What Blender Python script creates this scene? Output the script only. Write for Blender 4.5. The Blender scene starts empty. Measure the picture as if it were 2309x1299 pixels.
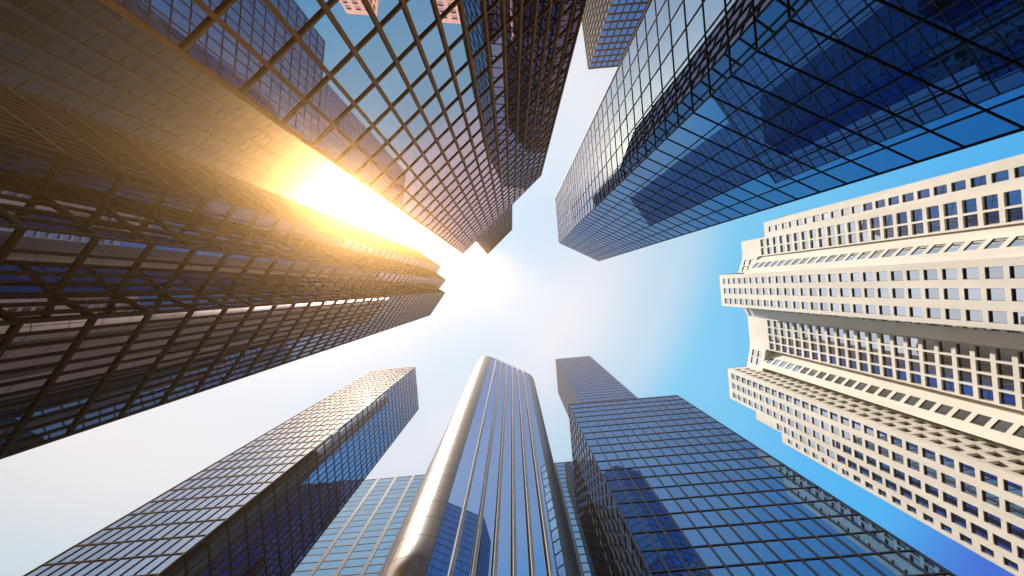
import bpy, bmesh, math, random
from mathutils import Vector

# ---------------------------------------------------------------- camera, light, sky
random.seed(7)
SC = bpy.context.scene
COL = SC.collection
F = 800.0                      # focal length in photo pixels (photo is 2309 wide)
CX, CY = 1154.5, 649.5
EYE = 1.6

cam_d = bpy.data.cameras.new("camera")
cam_d.sensor_width = 36.0
cam_d.lens = 36.0 * F / 2309.0
cam_d.clip_start = 0.05
cam_d.clip_end = 6000
cam = bpy.data.objects.new("camera", cam_d)
cam.location = (0, 0, EYE)
cam.rotation_euler = (math.pi, 0, 0)      # straight up
COL.objects.link(cam)
SC.camera = cam

SUN = Vector((-360.0, -203.0, F)).normalized()
sd = bpy.data.lights.new("sun", 'SUN')
sd.energy = 5.0
sd.angle = math.radians(0.5)
sd.color = (1.0, 0.925, 0.81)
sun = bpy.data.objects.new("sun", sd)
sun.rotation_euler = SUN.to_track_quat('Z', 'Y').to_euler()
sun.location = SUN * 400
COL.objects.link(sun)

W = bpy.data.worlds.new("World")
SC.world = W
W.use_nodes = True
nt = W.node_tree
nt.nodes.clear()
out = nt.nodes.new('ShaderNodeOutputWorld')
bg = nt.nodes.new('ShaderNodeBackground')
sky = nt.nodes.new('ShaderNodeTexSky')
sky.sky_type = 'NISHITA'
sky.sun_disc = False
sky.sun_elevation = math.asin(SUN.z)
sky.sun_rotation = math.atan2(SUN.x, SUN.y)
sky.air_density = 1.0
sky.dust_density = 1.0
sky.ozone_density = 2.0
tc = nt.nodes.new('ShaderNodeTexCoord')
dot = nt.nodes.new('ShaderNodeVectorMath'); dot.operation = 'DOT_PRODUCT'
dot.inputs[1].default_value = SUN
nt.links.new(tc.outputs['Generated'], dot.inputs[0])
# brightness of the hazy aureole round the sun, by the cosine of the angle from it
ramp = nt.nodes.new('ShaderNodeValToRGB')
ramp.color_ramp.interpolation = 'EASE'
el = ramp.color_ramp.elements
SKY_STOPS = [(0.00, (0.01, 0.16, 1.7)), (0.08, (0.02, 0.40, 2.6)), (0.22, (0.10, 1.50, 3.3)),
             (0.55, (0.43, 1.85, 3.05)), (0.66, (1.48, 2.18, 2.85)), (0.78, (2.05, 2.42, 2.95)),
             (0.90, (1.4, 2.2, 3.0)), (1.00, (1.3, 2.3, 3.4))]
SKY_GAIN = 0.15
while len(el) < len(SKY_STOPS):
    el.new(0.5)
for e, (p, c) in zip(el, SKY_STOPS):
    e.position = p
    e.color = (c[0] * SKY_GAIN, c[1] * SKY_GAIN, c[2] * SKY_GAIN, 1)
nt.links.new(dot.outputs['Value'], ramp.inputs[0])
scl = nt.nodes.new('ShaderNodeVectorMath'); scl.operation = 'SCALE'
scl.inputs['Scale'].default_value = 11.0
nt.links.new(ramp.outputs[0], scl.inputs[0])
mixs = nt.nodes.new('ShaderNodeMix'); mixs.data_type = 'RGBA'; mixs.blend_type = 'MIX'
mixs.inputs[0].default_value = 0.93
nt.links.new(sky.outputs[0], mixs.inputs[6])
nt.links.new(scl.outputs[0], mixs.inputs[7])
bg.inputs['Strength'].default_value = 0.12
nt.links.new(mixs.outputs[2], bg.inputs['Color'])
nt.links.new(bg.outputs[0], out.inputs['Surface'])

SC.view_settings.view_transform = 'Standard'
SC.view_settings.look = 'None'
SC.view_settings.exposure = 1.0
SC.view_settings.gamma = 1.0
SC.view_settings.use_curve_mapping = False
SC.render.engine = 'CYCLES'
SC.cycles.use_denoising = True
SC.cycles.max_bounces = 10
SC.cycles.glossy_bounces = 6
SC.cycles.diffuse_bounces = 3
SC.cycles.volume_bounces = 0
SC.cycles.caustics_reflective = False
SC.cycles.caustics_refractive = False
SC.cycles.sample_clamp_indirect = 6.0

# ---------------------------------------------------------------- materials
def new_mat(name):
    m = bpy.data.materials.new(name)
    m.use_nodes = True
    return m, m.node_tree, m.node_tree.nodes['Principled BSDF']

def glass(name, tint, rough=0.012, var=0.06, wave=0.0, edge=(0.56, 0.58, 0.66), metal=1.0):
    """Reflective curtain-wall glass: coated pane with small differences from pane to pane."""
    m, t, b = new_mat(name)
    b.inputs['Metallic'].default_value = metal
    b.inputs['Specular Tint'].default_value = (*edge, 1)
    b.inputs['Roughness'].default_value = rough
    g = t.nodes.new('ShaderNodeNewGeometry')
    mr = t.nodes.new('ShaderNodeMapRange')
    mr.inputs['To Min'].default_value = 1.0 - var
    mr.inputs['To Max'].default_value = 1.0 + var
    oi = t.nodes.new('ShaderNodeObjectInfo')
    ad = t.nodes.new('ShaderNodeMath'); ad.operation = 'ADD'
    fr = t.nodes.new('ShaderNodeMath'); fr.operation = 'FRACT'
    t.links.new(g.outputs['Random Per Island'], ad.inputs[0])
    t.links.new(oi.outputs['Random'], ad.inputs[1])
    t.links.new(ad.outputs[0], fr.inputs[0])
    t.links.new(fr.outputs[0], mr.inputs[0])
    mu = t.nodes.new('ShaderNodeVectorMath'); mu.operation = 'SCALE'
    mu.inputs[0].default_value = tint
    t.links.new(mr.outputs[0], mu.inputs['Scale'])
    t.links.new(mu.outputs[0], b.inputs['Base Color'])
    if wave:
        tcn = t.nodes.new('ShaderNodeTexCoord')
        n = t.nodes.new('ShaderNodeTexNoise'); n.inputs['Scale'].default_value = 0.35
        t.links.new(tcn.outputs['Object'], n.inputs['Vector'])
        bp = t.nodes.new('ShaderNodeBump'); bp.inputs['Strength'].default_value = wave
        bp.inputs['Distance'].default_value = 0.05
        t.links.new(n.outputs[0], bp.inputs['Height'])
        t.links.new(bp.outputs[0], b.inputs['Normal'])
    return m

def metal_paint(name, col, rough=0.6, spec=0.15, streak=0.25, metal=0.0):
    m, t, b = new_mat(name)
    b.inputs['Roughness'].default_value = rough
    b.inputs['Specular IOR Level'].default_value = spec
    b.inputs['Metallic'].default_value = metal
    tcn = t.nodes.new('ShaderNodeTexCoord')
    n = t.nodes.new('ShaderNodeTexNoise'); n.inputs['Scale'].default_value = 0.8
    n.inputs['Detail'].default_value = 4
    t.links.new(tcn.outputs['Object'], n.inputs['Vector'])
    mr = t.nodes.new('ShaderNodeMapRange')
    mr.inputs['To Min'].default_value = 1.0 - streak
    mr.inputs['To Max'].default_value = 1.0 + streak
    t.links.new(n.outputs[0], mr.inputs[0])
    mu = t.nodes.new('ShaderNodeVectorMath'); mu.operation = 'SCALE'
    mu.inputs[0].default_value = col
    t.links.new(mr.outputs[0], mu.inputs['Scale'])
    t.links.new(mu.outputs[0], b.inputs['Base Color'])
    return m

def stone(name, col):
    m, t, b = new_mat(name)
    b.inputs['Roughness'].default_value = 0.85
    b.inputs['Specular IOR Level'].default_value = 0.2
    tcn = t.nodes.new('ShaderNodeTexCoord')
    n = t.nodes.new('ShaderNodeTexNoise'); n.inputs['Scale'].default_value = 0.22
    n.inputs['Detail'].default_value = 8
    st = t.nodes.new('ShaderNodeMapping'); st.inputs['Scale'].default_value = (1, 1, 0.25)
    t.links.new(tcn.outputs['Object'], st.inputs['Vector'])
    t.links.new(st.outputs[0], n.inputs['Vector'])
    n2 = t.nodes.new('ShaderNodeTexNoise'); n2.inputs['Scale'].default_value = 9.0
    t.links.new(tcn.outputs['Object'], n2.inputs['Vector'])
    ad = t.nodes.new('ShaderNodeMath'); ad.operation = 'MULTIPLY_ADD'
    ad.inputs[1].default_value = 0.3
    t.links.new(n2.outputs[0], ad.inputs[0]); t.links.new(n.outputs[0], ad.inputs[2])
    mr = t.nodes.new('ShaderNodeMapRange')
    mr.inputs['From Min'].default_value = 0.35; mr.inputs['From Max'].default_value = 0.95
    mr.inputs['To Min'].default_value = 0.82; mr.inputs['To Max'].default_value = 1.08
    t.links.new(ad.outputs[0], mr.inputs[0])
    mu = t.nodes.new('ShaderNodeVectorMath'); mu.operation = 'SCALE'
    mu.inputs[0].default_value = col
    t.links.new(mr.outputs[0], mu.inputs['Scale'])
    t.links.new(mu.outputs[0], b.inputs['Base Color'])
    return m

M = {
    'glass_a': glass('lavender glass', (0.36, 0.32, 0.38)),
    'glass_b': glass('pale bronze tower glass', (0.97, 0.57, 0.53)),
    'glass_g': glass('smoked glass', (0.012, 0.010, 0.010), metal=0.0, edge=(.45, .38, .35), var=.3),
    'glass_d': glass('clear blue glass', (0.17, 0.30, 0.48)),
    'glass_e': glass('deep blue glass', (0.12, 0.26, 0.47)),
    'glass_p': glass('silver glass', (0.25, 0.37, 0.56)),
    'glass_q': glass('pale blue glass', (0.15, 0.32, 0.50)),
    'glass_c': glass('blue mirror glass', (0.30, 0.42, 0.66), var=0.02),
    'glass_w': glass('window glass', (0.66, 0.70, 0.74), var=0.14),
    'fr_a': metal_paint('dark slate frame', (0.045, 0.028, 0.025)),
    'fr_b': metal_paint('bronze frame', (0.78, 0.35, 0.10)),
    'fr_g': metal_paint('brown grey pier', (0.07, 0.06, 0.06)),
    'fr_d': metal_paint('black frame', (0.018, 0.020, 0.028)),
    'fr_e': metal_paint('slate frame', (0.018, 0.028, 0.055)),
    'fr_p': metal_paint('brown frame', (0.06, 0.035, 0.032)),
    'fr_q': metal_paint('slate blue pier', (0.025, 0.035, 0.08)),
    'clad_c': metal_paint('brown metal cladding', (0.19, 0.165, 0.15), rough=0.38, spec=0.5, streak=0.10, metal=0.45),
    'rib_c': metal_paint('pale grey rib', (0.62, 0.60, 0.60)),
    'joint_c': metal_paint('dark joint', (0.03, 0.03, 0.03)),
    'stone': stone('cream limestone', (0.80, 0.75, 0.68)),
    'fr_w': metal_paint('dark window frame and head shade', (0.03, 0.03, 0.035)),
    'roof': metal_paint('roof gravel', (0.25, 0.24, 0.23), rough=0.95, spec=0.1),
    'paving': stone('dark asphalt paving', (0.055, 0.055, 0.056)),
}

# ---------------------------------------------------------------- mesh helpers
class MB:
    """Collects quads and boxes; link() makes ONE mesh object of them."""
    def __init__(s):
        s.v, s.f, s.m = [], [], []
    def quad(s, a, b, c, d, mi=0):
        i = len(s.v); s.v += [tuple(a), tuple(b), tuple(c), tuple(d)]
        s.f.append((i, i + 1, i + 2, i + 3)); s.m.append(mi)
    def poly(s, pts, mi=0):
        i = len(s.v); s.v += [tuple(p) for p in pts]
        s.f.append(tuple(range(i, i + len(pts)))); s.m.append(mi)
    def box(s, o, t, n, u0, u1, d0, d1, z0, z1, mi=0):
        """box on a face frame: o origin, t along the face, n outward (2-D)"""
        P = []
        for z in (z0, z1):
            for (u, d) in ((u0, d0), (u1, d0), (u1, d1), (u0, d1)):
                P.append((o[0] + t[0] * u + n[0] * d, o[1] + t[1] * u + n[1] * d, z))
        i = len(s.v); s.v += P
        for q in ((0, 3, 2, 1), (4, 5, 6, 7), (0, 1, 5, 4), (1, 2, 6, 5), (2, 3, 7, 6), (3, 0, 4, 7)):
            s.f.append(tuple(i + k for k in q)); s.m.append(mi)
    def link(s, name, mats, parent=None, kind=None):
        if not s.f:
            return None
        me = bpy.data.meshes.new(name)
        me.from_pydata(s.v, [], s.f)
        for m in (mats if isinstance(mats, (list, tuple)) else [mats]):
            me.materials.append(m)
        if any(s.m):
            me.polygons.foreach_set('material_index', s.m)
        me.update()
        o = bpy.data.objects.new(name, me)
        COL.objects.link(o)
        if parent is not None:
            o.parent = parent
            o.matrix_parent_inverse = parent.matrix_basis.inverted()
        if kind:
            o['kind'] = kind
        return o

def thing(name, label, cat, x, y, group=None):
    o = bpy.data.objects.new(name, None)
    o.empty_display_size = 2
    o.location = (x, y, 0)
    COL.objects.link(o)
    o['label'] = label; o['category'] = cat
    if group:
        o['group'] = group
    return o

BLOCKS = []        # (plan polygon, top height above the eye) of every block, for hidden-pane tests

def plan(pts, H):
    k = H / F
    return [(x * k, y * k) for x, y in pts]

def seen(x, y, z, own):
    """is the point inside the picture and not behind another tower?"""
    h = z - EYE
    if h < 1:
        return False
    px, py = x * F / h, y * F / h
    if abs(px) > 1165 or abs(py) > 660:
        return False
    for bi, (poly, H) in enumerate(BLOCKS):
        if bi == own:
            continue
        for i in range(len(poly)):
            ax, ay = poly[i]; bx, by = poly[(i + 1) % len(poly)]
            den = x * (by - ay) - y * (bx - ax)
            if abs(den) < 1e-9:
                continue
            s_ = (ax * (by - ay) - ay * (bx - ax)) / den
            r_ = (ax * y - ay * x) / den
            if 0.02 < s_ < 0.985 and 0 <= r_ <= 1 and s_ * h < H:
                return False
    return True

def screen_area(c):
    q = []
    for x, y, z in c:
        h = max(z - EYE, 0.5)
        q.append((max(-1200, min(1200, x * F / h)), max(-700, min(700, y * F / h))))
    a = 0
    for i in range(4):
        a += q[i][0] * q[(i + 1) % 4][1] - q[(i + 1) % 4][0] * q[i][1]
    return abs(a) / 2

class Tower:
    """A curtain-wall block: floor bands, vertical mullions, glass panes."""
    def __init__(s, root, pts, H, floors, cols, g, fr, fin=0.15, band=0.2, fin_d=0.12, band_d=0.08,
                 z_from=0.0, tilt=0.004, corner=None, hidden_cols=8):
        s.__dict__.update(locals())
        s.poly = plan(pts, H)
        s.id = len(BLOCKS)
        BLOCKS.append((s.poly, H))
    def build(s, budget=100):
        P, root = s.poly, s.root
        n = len(P)
        area = sum(P[i][0] * P[(i + 1) % n][1] - P[(i + 1) % n][0] * P[i][1] for i in range(n))
        sg = 1 if area > 0 else -1
        top = s.H + EYE
        hf = top / s.floors
        zs = [k * hf for k in range(s.floors + 1) if k * hf >= s.z_from - 0.01]
        if zs[0] > s.z_from + 0.05:
            zs = [s.z_from] + zs
        bands = [MB() for _ in zs]
        band_seen = [False] * len(zs)
        rest = MB()
        panes = []
        for i in range(n):
            a, b = P[i], P[(i + 1) % n]
            L = math.hypot(b[0] - a[0], b[1] - a[1])
            t = ((b[0] - a[0]) / L, (b[1] - a[1]) / L)
            nn = (t[1] * sg, -t[0] * sg)
            vis = nn[0] * -a[0] + nn[1] * -a[1] > 0 and i < len(s.cols) and s.cols[i] > 0
            nc = s.cols[i] if i < len(s.cols) and s.cols[i] > 0 else max(2, round(L / 2.6))
            cw = L / nc
            fw, bw = s.fin / 2, s.band / 2
            for k, z in enumerate(zs):          # floor bands
                z0, z1 = max(z - bw, s.z_from), min(z + bw, top)
                if k == len(zs) - 1:
                    z0, z1 = top - s.band, top + 0.25
                tgt = bands[k] if vis else rest
                tgt.box(a, t, nn, fw * 0.5, L - fw * 0.5, -0.12, s.band_d, z0, z1, 0)
                if vis and not band_seen[k]:
                    band_seen[k] = any(seen(a[0] + t[0] * L * q, a[1] + t[1] * L * q, z, s.id) for q in (0.1, 0.35, 0.65, 0.9))
            for c in range(0 if not vis else 1, nc):     # mullions between the columns
                u = c * cw
                if c == 0:
                    continue
                tgt = MB() if vis else rest
                tgt.box(a, t, nn, u - fw, u + fw, -0.12, s.fin_d, s.z_from, top + 0.2, 0)
                if vis:
                    tgt.link('mullion', s.fr, root)
            for k in range(len(zs) - 1):        # glass
                z0, z1 = zs[k] + bw * 0.6, zs[k + 1] - bw * 0.6
                if z1 - z0 < 0.2:
                    continue
                for c in range(nc):
                    u0, u1 = c * cw + fw * 0.5, (c + 1) * cw - fw * 0.5
                    dd = [-0.06 + random.uniform(-s.tilt, s.tilt) for _ in range(3)]
                    dd.append(dd[0] + dd[2] - dd[1])
                    q = []
                    for (u, z, d) in ((u0, z0, dd[0]), (u1, z0, dd[1]), (u1, z1, dd[2]), (u0, z1, dd[3])):
                        q.append((a[0] + t[0] * u + nn[0] * d, a[1] + t[1] * u + nn[1] * d, z))
                    if sg < 0:
                        q = q[::-1]
                    um = (u0 + u1) / 2; zm = (z0 + z1) / 2
                    ok = vis and seen(a[0] + t[0] * um, a[1] + t[1] * um, zm, s.id)
                    panes.append((screen_area(q) if ok else 0.0, q))
        # corner posts
        for i in range(n):
            a = P[i]; pa = P[i - 1]; pb = P[(i + 1) % n]
            vis = (i < len(s.cols) and s.cols[i] > 0) or (0 <= i - 1 < len(s.cols) and s.cols[i - 1] > 0)
            w = (s.corner or max(s.fin, 0.16)) / 2
            L = math.hypot(pb[0] - a[0], pb[1] - a[1]); t = ((pb[0] - a[0]) / L, (pb[1] - a[1]) / L)
            nn = (t[1] * sg, -t[0] * sg)
            mb = MB() if vis else rest
            e = max(s.fin_d, 0.06) + 0.006
            mb.box(a, t, nn, -w, w, -2 * w + e, e, s.z_from, top + 0.26, 0)
            if vis:
                mb.link('corner_post', s.fr, root)
        lower = MB()
        for k, mb in enumerate(bands):
            if band_seen[k]:
                mb.link('floor_band', s.fr, root)
            else:
                off = len(rest.v); rest.v += mb.v
                rest.f += [tuple(x + off for x in f) for f in mb.f]; rest.m += mb.m
        panes.sort(key=lambda p: -p[0])
        many = MB()
        for j, (ar, q) in enumerate(panes):
            if j < budget and ar > 0:
                mb = MB(); mb.quad(*q); mb.link('window_pane', s.g, root)
            elif ar > 0:
                many.quad(*q)
            else:
                rest.quad(*q, 1)
        many.link('window_pane', s.g, root, 'stuff')
        rest.link('plain_facade', [s.fr, s.g], root)
        rf = MB(); rf.poly([(x * 0.999, y * 0.999, top - 0.15) for x, y in P]); rf.link('roof', M['roof'], root)

# ---------------------------------------------------------------- ground
g = MB()
g.quad((-2500, -2500, 0), (2500, -2500, 0), (2500, 2500, 0), (-2500, 2500, 0))
go = g.link('ground', M['paving'])
go['kind'] = 'structure'

# ---------------------------------------------------------------- glass towers
# plan points are the roof corners as (right, down) offsets from the zenith at focal length F; H is the height above the eye
TOWERS = []
def tower(name, label, cat, pts, H, *a, **k):
    c = plan(pts, H)
    root = thing(name, label, cat, sum(p[0] for p in c) / len(c), sum(p[1] for p in c) / len(c))
    t = Tower(root, pts, H, *a, **k)
    TOWERS.append(t)
    return root

# left: saw-tooth plan, dark bronze frame
tower('stepped_tower', 'dark framed glass tower on the left with a saw-tooth front of three stepped corners',
      'skyscraper',
      [(-212, -84), (-161.8, -48.5), (-170.5, -34), (-149.9, -18.5), (-165.5, 2.5), (-151, 10.5), (-185.5, 61.5),
       (-212, 70.5), (-330, 60), (-330, -112)], 134, 41, [12, 2, 4, 3, 3, 12, 5, 0, 0, 0],
      M['glass_a'], M['fr_a'], fin=0.10, band=0.22, fin_d=0.06, band_d=0.09)
# upper middle: wide bronze fins, with a set-back upper block
broot = tower('bronze_tower', 'close bronze tower with a wide-finned grid of pale panes and a narrower block on top',
      'skyscraper', [(-110.5, -78.5), (64.5, -253), (20, -330), (-175, -125)], 99, 31, [15, 0, 0, 0],
      M['glass_b'], M['fr_b'], fin=0.25, band=0.14, fin_d=0.12, band_d=0.07)
TOWERS.append(Tower(broot, [(-55, -76.5), (0, -132), (0, -189.5), (-79.5, -104.5)], 160, 54, [13, 0, 0, 2],
      M['glass_b'], M['fr_b'], fin=0.2, band=0.25, fin_d=0.12, band_d=0.10, z_from=99))
# upper left, behind both
tower('dark_tower', 'dark glass tower seen between the stepped tower and the bronze tower, with thick grey piers',
      'skyscraper', [(-520, -168), (-484.5, -191.5), (-374.5, -264.5), (-330, -294), (-470, -500), (-660, -380)], 175, 55,
      [2, 5, 2, 0, 0, 0], M['glass_g'], M['fr_g'], fin=1.3, band=0.28, fin_d=0.5, band_d=0.12)
# upper right
tower('blue_tower', 'large blue glass tower at the upper right with very thin dark mullions and wide panes', 'skyscraper',
      [(97.2, -201.5), (105.5, -102.2), (195.5, -60.5), (245, -85), (175, -320)], 152, 45, [6, 6, 0, 0, 0],
      M['glass_d'], M['fr_d'], fin=0.085, band=0.085, fin_d=0.03, band_d=0.025, tilt=0.003)
tower('far_tower', 'small square-gridded tower peeping out behind the large blue tower at the top', 'skyscraper',
      [(155, -624.5), (172.5, -494.8), (345, -510), (330, -640)], 140.6, 41, [10, 13, 0, 0],
      M['glass_e'], M['fr_p'], fin=0.30, band=0.26, fin_d=0.25, band_d=0.2)
# lower right pair
tower('slender_tower', 'tall slender blue tower rising behind the wide gridded block at the lower right', 'skyscraper',
      [(98.2, 160.5), (175.2, 153.5), (182, 228), (104.1, 236.5)], 218, 64, [13, 0, 0, 12],
      M['glass_e'], M['fr_e'], fin=0.15, band=0.15, fin_d=0.05, band_d=0.04)
tower('wide_tower', 'wide lower blue block with a heavy slate grid in front of the slender tower', 'office building',
      [(127.3, 263.1), (373, 242.3), (391, 474), (145.6, 494.7)], 104, 31, [14, 0, 0, 13],
      M['glass_e'], M['fr_e'], fin=0.22, band=0.17, fin_d=0.07, band_d=0.05)
# lower left
tower('silver_tower', 'two-sided tower at the lower left with silver panes in thin brown frames', 'skyscraper',
      [(-314.7, 185.5), (-218.8, 177.5), (-210.8, 273.1), (-306.7, 281)], 157, 46, [11, 14, 0, 0],
      M['glass_p'], M['fr_p'], fin=0.12, band=0.15, fin_d=0.06, band_d=0.06)
# low building behind
tower('banded_building', 'pale blue building with broad slate piers behind the rounded metal tower', 'office building',
      [(-420, 440.5), (175.5, 388), (195, 560), (-400, 612)], 169, 50, [15, 0, 0, 0],
      M['glass_q'], M['fr_q'], fin=1.35, band=0.26, fin_d=0.10, band_d=0.06)

for t in TOWERS:
    t.build(60 if t.z_from > 0 else 100)

# ---------------------------------------------------------------- rounded metal tower
def rounded_tower():
    H, k = 172.0, 172.0 / F
    a = (-46.5, 155.5); b = (36.5, 192.5)              # ends of the flat front
    L = math.hypot(b[0] - a[0], b[1] - a[1])
    t = ((b[0] - a[0]) / L, (b[1] - a[1]) / L); n = (t[1], -t[0])
    R = 24.0
    root = thing('rounded_tower', 'brown metal tower with rounded ends and seven mirror-glass strips between pale ribs', 'skyscraper',
                 (a[0] + b[0]) / 2 * k, (a[1] + b[1]) / 2 * k)
    A = (a[0] * k, a[1] * k); Lm = L * k; Rm = R * k; top = H + EYE
    def end(c, sgn, nm):
        """half-round end: cladding panels with open joints"""
        pts = []
        N = 42; DEEP = 13.0
        for i in range(N + 1):
            th = math.pi * min(i, N - 2) / (N - 2) if i <= (N - 2) // 2 else math.pi / 2 + math.pi * max(0, i - (N - 2) // 2 - 2) / (N - 2)
            bk_ = 0.0 if i <= (N - 2) // 2 else min(1.0, (i - (N - 2) // 2) / 2.0) * DEEP
            cx = c[0] - n[0] * (Rm + bk_); cy = c[1] - n[1] * (Rm + bk_)
            px = cx + n[0] * Rm * math.cos(th) + sgn * t[0] * Rm * math.sin(th)
            py = cy + n[1] * Rm * math.cos(th) + sgn * t[1] * Rm * math.sin(th)
            pts.append((px, py, n[0] * math.cos(th) + sgn * t[0] * math.sin(th), n[1] * math.cos(th) + sgn * t[1] * math.sin(th)))
        NJ = 46
        hf = top / NJ
        vj = {0, 13, 20, 21, 22, 32, 42}
        sect = sorted(vj)
        rings = MB()
        for s0, s1 in zip(sect[:-1], sect[1:]):
            clad = MB()
            for j in range(NJ):
                z0, z1 = j * hf + 0.045, (j + 1) * hf - 0.045
                for i in range(s0, s1):
                    p, q = pts[i], pts[i + 1]
                    f0 = 0.05 / (Rm * math.pi / N) if i == s0 else 0
                    f1 = 0.05 / (Rm * math.pi / N) if i == s1 - 1 else 0
                    P = (p[0] + (q[0] - p[0]) * f0, p[1] + (q[1] - p[1]) * f0)
                    Q = (q[0] + (p[0] - q[0]) * f1, q[1] + (p[1] - q[1]) * f1)
                    c4 = [(P[0], P[1], z0), (Q[0], Q[1], z0), (Q[0], Q[1], z1), (P[0], P[1], z1)]
                    clad.quad(*(c4 if sgn > 0 else c4[::-1]))
            o = clad.link('cladding_panel', M['clad_c'], root, 'stuff')
            for pl in o.data.polygons:
                pl.use_smooth = False
        back = MB()
        for i in range(N):
            p, q = pts[i], pts[i + 1]
            e = 0.06
            c4 = [(p[0] - p[2] * e, p[1] - p[3] * e, 0), (q[0] - q[2] * e, q[1] - q[3] * e, 0),
                  (q[0] - q[2] * e, q[1] - q[3] * e, top), (p[0] - p[2] * e, p[1] - p[3] * e, top)]
            back.quad(*(c4 if sgn > 0 else c4[::-1]))
        back.link('joint_backing', M['joint_c'], root)
        return [(p[0], p[1]) for p in pts]
    B = (b[0] * k, b[1] * k)
    e1 = end(A, -1, 'left'); e2 = end(B, 1, 'right')
    rib_at = [i / 7 + (0.0 if 0 < i < 7 else 0) for i in range(1, 7)]
    ed = [0.0] + [r * Lm for r in rib_at] + [Lm]
    for i in range(7):
        g_ = MB()
        u0, u1 = ed[i], ed[i + 1]
        c4 = [(A[0] + t[0] * u - n[0] * 0.05, A[1] + t[1] * u - n[1] * 0.05, z) for u, z in ((u0, 0), (u1, 0), (u1, top), (u0, top))]
        g_.quad(*c4)
        g_.link('glass_strip', M['glass_c'], root)
    for r in rib_at:
        m_ = MB(); m_.box(A, t, n, r * Lm - 0.24, r * Lm + 0.24, -0.1, 0.55, 0, top + 0.8)
        m_.link('rib', M['rib_c'], root)
    rf = MB()
    ring = e1[::-1] + e2
    rf.poly([(x, y, top - 0.02) for x, y in ring]); rf.link('roof', M['roof'], root)
    bk = MB()
    p, q = e1[-1], e2[-1]
    bk.quad((q[0], q[1], 0), (p[0], p[1], 0), (p[0], p[1], top), (q[0], q[1], top)); bk.link('rear_wall', M['clad_c'], root)
    BLOCKS.append((ring, H))
rounded_tower()

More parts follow.
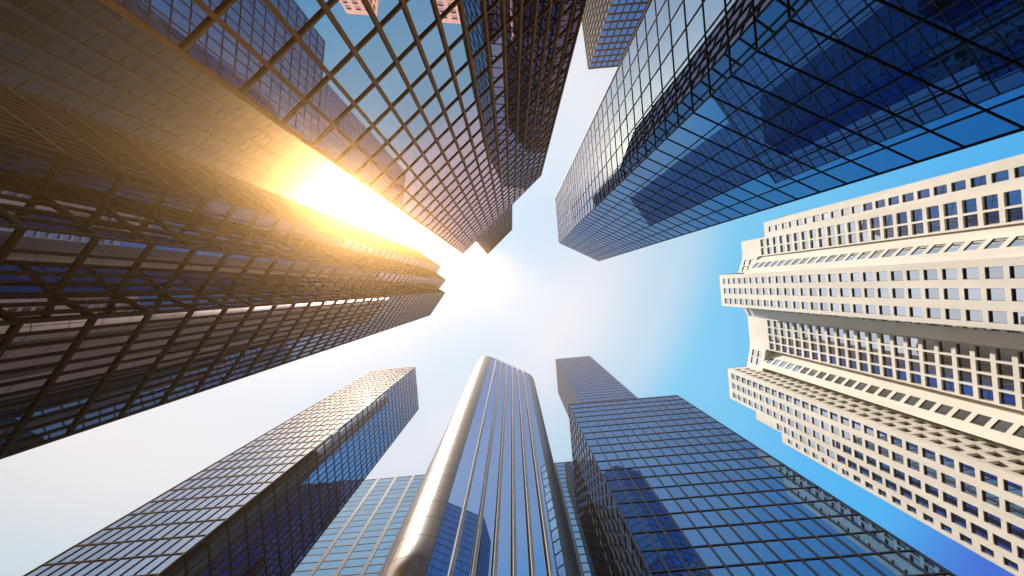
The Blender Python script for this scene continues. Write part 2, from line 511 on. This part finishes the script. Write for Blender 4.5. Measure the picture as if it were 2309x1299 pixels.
# ---------------------------------------------------------------- cream apartment tower
def stone_tower():
    H = 151.5; k = H / F; top = H + EYE; PITCH = 3.3
    root = thing('apartment_tower', 'cream stone tower on the right with deep square windows and stepped projecting bays', 'apartment tower',
                 600 * k, 20 * k)
    wall = MB(); wins = []
    def P(x, y):
        return (x * k, y * k)
    def panel(p, q, z1, cols=None, head=2.4, depth=0.28, opening=0.76, z0=0.0, mb=None, rows=None, pitch=PITCH):
        """stone wall from p to q with recessed window openings in columns (fractions of its length)"""
        mb = mb or wall
        L = math.hypot(q[0] - p[0], q[1] - p[1]); t = ((q[0] - p[0]) / L, (q[1] - p[1]) / L)
        n = (-t[1], t[0])
        if n[0] * -p[0] + n[1] * -p[1] < 0:
            n = (-n[0], -n[1])
        flip = t[0] * n[1] - t[1] * n[0] > 0
        def pt(u, z, d=0.0):
            return (p[0] + t[0] * u - n[0] * d, p[1] + t[1] * u - n[1] * d, z)
        def quad(a, b, c, d):
            mb.quad(*((d, c, b, a) if flip else (a, b, c, d)))
        us = [0.0, L]; zs = [z0, z1]; colr = []; rowr = []
        for c0, c1 in (cols or []):
            colr.append((c0 * L, c1 * L)); us += [c0 * L, c1 * L]
        if cols:
            z = z1 - head; cnt = 0
            while z - opening * pitch > z0 + 0.8 and (rows is None or cnt < rows):
                rowr.append((z - opening * pitch, z)); zs += [z - opening * pitch, z]; z -= pitch; cnt += 1
        us = sorted(us); zs = sorted(zs)
        for i in range(len(us) - 1):
            iscol = any(abs(us[i] - c[0]) < 1e-6 for c in colr)
            if not iscol:
                quad(pt(us[i], z0), pt(us[i + 1], z0), pt(us[i + 1], z1), pt(us[i], z1))
                continue
            for j in range(len(zs) - 1):
                u0, u1, a, b = us[i], us[i + 1], zs[j], zs[j + 1]
                if not any(abs(a - r[0]) < 1e-6 for r in rowr):
                    quad(pt(u0, a), pt(u1, a), pt(u1, b), pt(u0, b)); continue
                quad(pt(u0, b), pt(u1, b), pt(u1, b, depth), pt(u0, b, depth))        # head
                quad(pt(u0, a, depth), pt(u1, a, depth), pt(u1, a), pt(u0, a))        # sill
                quad(pt(u0, a), pt(u0, b), pt(u0, b, depth), pt(u0, a, depth))        # jambs
                quad(pt(u1, a, depth), pt(u1, b, depth), pt(u1, b), pt(u1, a))
                w = MB(); fr = 0.07; shade_hd = 0.42 if depth > 0.2 else 0.3; d = depth - 0.004  # dark strip at the head paints in the soffit's shade
                def wq(mb2, x0, x1, y0, y1, dd, mi):
                    c4 = [pt(x0, y0, dd), pt(x1, y0, dd), pt(x1, y1, dd), pt(x0, y1, dd)]
                    mb2.quad(*(c4[::-1] if flip else c4), mi)
                dd = d - 0.03
                gp = MB(); wq(gp, u0 + fr, u1 - fr, a + fr, b - shade_hd, d + random.uniform(-.003, .003), 0)
                for (x0, x1, y0, y1) in ((u0, u0 + fr, a, b), (u1 - fr, u1, a, b), (u0 + fr, u1 - fr, a, a + fr), (u0 + fr, u1 - fr, b - shade_hd, b)):
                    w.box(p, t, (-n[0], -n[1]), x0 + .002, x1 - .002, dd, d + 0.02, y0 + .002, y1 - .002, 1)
                um = (u0 + u1) / 2; c4 = [pt(u0, a), pt(u1, a), pt(u1, b), pt(u0, b)]
                ok = seen(pt(um, 0)[0], pt(um, 0)[1], (a + b) / 2, -1)
                wins.append((screen_area(c4) if ok else 0.0, w, gp))
    c3 = [(.12, .29), (.425, .60), (.745, .915)]
    # central bay
    panel(P(467.5, -28.9), P(473.2, 40), top, c3)
    panel(P(473.2, 40), P(560, 47.2), top)
    panel(P(467.5, -28.9), P(560, -31.5), top)
    # upper block, two window columns, and the lower step beside it
    panel(P(516.7, -104.3), P(519.8, -66.5), top, [(.10, .50), (.57, .94)], head=11.5, depth=0.5, opening=.74)
    panel(P(519.8, -66.5), P(600, -72), top)
    panel(P(516.7, -104.3), P(585, -118), top)
    t1 = .9068 * H + EYE
    panel(P(514.6, -133.8), P(516.7, -104.3), t1, [(.36, .72)], head=2.4)
    panel(P(514.6, -133.8), P(590, -155), t1)
    # recess walls set at forty-five degrees, each with one column of windows
    panel(P(490, -30.2), P(527, -67.5), top - 9.5, [(.30, .60)], head=1.2, depth=.14, opening=.7)
    panel(P(500, 42.2), P(521, 63.2), top - 9.5, [(.02, .14)], head=1.2, depth=.14, opening=.7)
    panel(P(522, 166.2), P(550.2, 175.1), top - 9.5)
    panel(P(522, 166), P(554, 133.9), top - 9.5, [(.30, .62)], head=1.2, depth=.14, opening=.7)
    # four-column block
    panel(P(531.3, 64.3), P(537.1, 129.7), top, [(.035, .235), (.275, .475), (.515, .72), (.76, .965)], head=11.5, depth=0.5, opening=.74)
    panel(P(531.3, 64.3), P(600, 72.5), top)
    panel(P(537.1, 129.7), P(600, 144), top)
    # projecting wing with its deep-windowed side and two lower steps
    panel(P(486, 181), P(491.5, 248.5), top, c3)
    panel(P(486, 181), P(550.2, 175.2), top, [(.10, .30), (.41, .61), (.72, .92)], head=2.6, depth=.6, opening=.66)
    panel(P(491.5, 248.5), P(620, 312), top)
    t2, t3 = .8935 * H + EYE, .8117 * H + EYE
    panel(P(491.5, 248.5), P(493.1, 264.9), t2, [(.14, .84)], head=10.5, opening=.78)
    panel(P(493.1, 264.9), P(620, 333), t2)
    panel(P(493.1, 264.9), P(495.4, 282.9), t3, [(.27, .72)], head=2.6, opening=.6)
    panel(P(495.4, 282.9), P(620, 354), t3)
    wall.link('wall', M['stone'], root)
    # crown pieces bridging the recesses at the top, each with small windows
    for p, q, cc in (((519.8, -66.5), (510, -34), [(.15, .50), (.56, .92)]), ((521.3, 43.9), (531.3, 64.3), [(.15, .85)]),
                     ((537.1, 129.7), (529.5, 176.5), [(.13, .43), (.48, .78)])):
        cr = MB()
        panel(P(*p), P(*q), top, cc, head=1.7, depth=.35, opening=.80, z0=top - 9.3, mb=cr, rows=2, pitch=3.3)
        a_, b_ = P(*p), P(*q)
        c_, d_ = (b_[0] + 14, b_[1] + 1), (a_[0] + 14, a_[1] - 1)
        cr.poly([(x, y, top - 9.3) for x, y in (a_, b_, c_, d_)])
        cr.link('crown', M['stone'], root)
    rf = MB()
    rf.poly([(x * k, y * k, top - .01) for x, y in ((467.5, -28.9), (473.2, 40), (521.3, 43.9), (531.3, 64.3), (537.1, 129.7), (529.5, 176.5),
            (486, 181), (491.5, 248.5), (620, 312), (640, 312), (640, -118), (585, -118), (516.7, -104.3), (519.8, -66.5), (510, -34))])
    rf.poly([(x * k, y * k, t1 - .01) for x, y in ((514.6, -133.8), (516.7, -104.3), (585, -118), (640, -118), (640, -155), (590, -155))])
    rf.poly([(x * k, y * k, t2 - .01) for x, y in ((491.5, 248.5), (493.1, 264.9), (620, 333), (640, 333), (640, 312), (620, 312))])
    rf.poly([(x * k, y * k, t3 - .01) for x, y in ((493.1, 264.9), (495.4, 282.9), (620, 354), (640, 354), (640, 333), (620, 333))])
    rf.link('roof', M['stone'], root)
    rear = MB()
    ring = [(590, -155), (640, -155), (640, 354), (620, 354)]
    for a_, b_ in zip(ring[:-1], ring[1:]):
        rear.quad((a_[0] * k, a_[1] * k, 0), (b_[0] * k, b_[1] * k, 0), (b_[0] * k, b_[1] * k, t3), (a_[0] * k, a_[1] * k, t3))
        rear.quad((a_[0] * k, a_[1] * k, t3), (b_[0] * k, b_[1] * k, t3), (b_[0] * k, b_[1] * k, top), (a_[0] * k, a_[1] * k, top)) if a_[1] < 0 else None
    rear.link('rear_wall', M['stone'], root)
    wins.sort(key=lambda p: -p[0])
    many = MB()
    for j, (ar, w, gp) in enumerate(wins):
        if j < 100:
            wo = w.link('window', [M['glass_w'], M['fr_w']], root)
            po = gp.link('pane', M['glass_w'])
            po.parent = wo; po.matrix_parent_inverse = root.matrix_basis.inverted()
            po.matrix_parent_inverse.identity()
        else:
            off = len(many.v); many.v += gp.v
            many.f += [tuple(x + off for x in f) for f in gp.f]; many.m += gp.m
            off = len(many.v); many.v += w.v
            many.f += [tuple(x + off for x in f) for f in w.f]; many.m += w.m
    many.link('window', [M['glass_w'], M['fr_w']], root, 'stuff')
stone_tower()

# ---------------------------------------------------------------- haze
def haze():
    m = bpy.data.materials.new('haze air'); m.use_nodes = True
    t = m.node_tree; t.nodes.clear()
    o = t.nodes.new('ShaderNodeOutputMaterial'); v = t.nodes.new('ShaderNodeVolumePrincipled')
    v.inputs['Color'].default_value = (1.0, 0.57, 0.22, 1)
    v.inputs['Density'].default_value = 0.0012
    v.inputs['Anisotropy'].default_value = 0.85
    t.links.new(v.outputs[0], o.inputs['Volume'])
    mb = MB()
    mb.box((0, 0), (1, 0), (0, 1), -2600, 2600, -2600, 2600, -1.0, 226)
    h = mb.link('haze', m)
    h['kind'] = 'stuff'
haze()
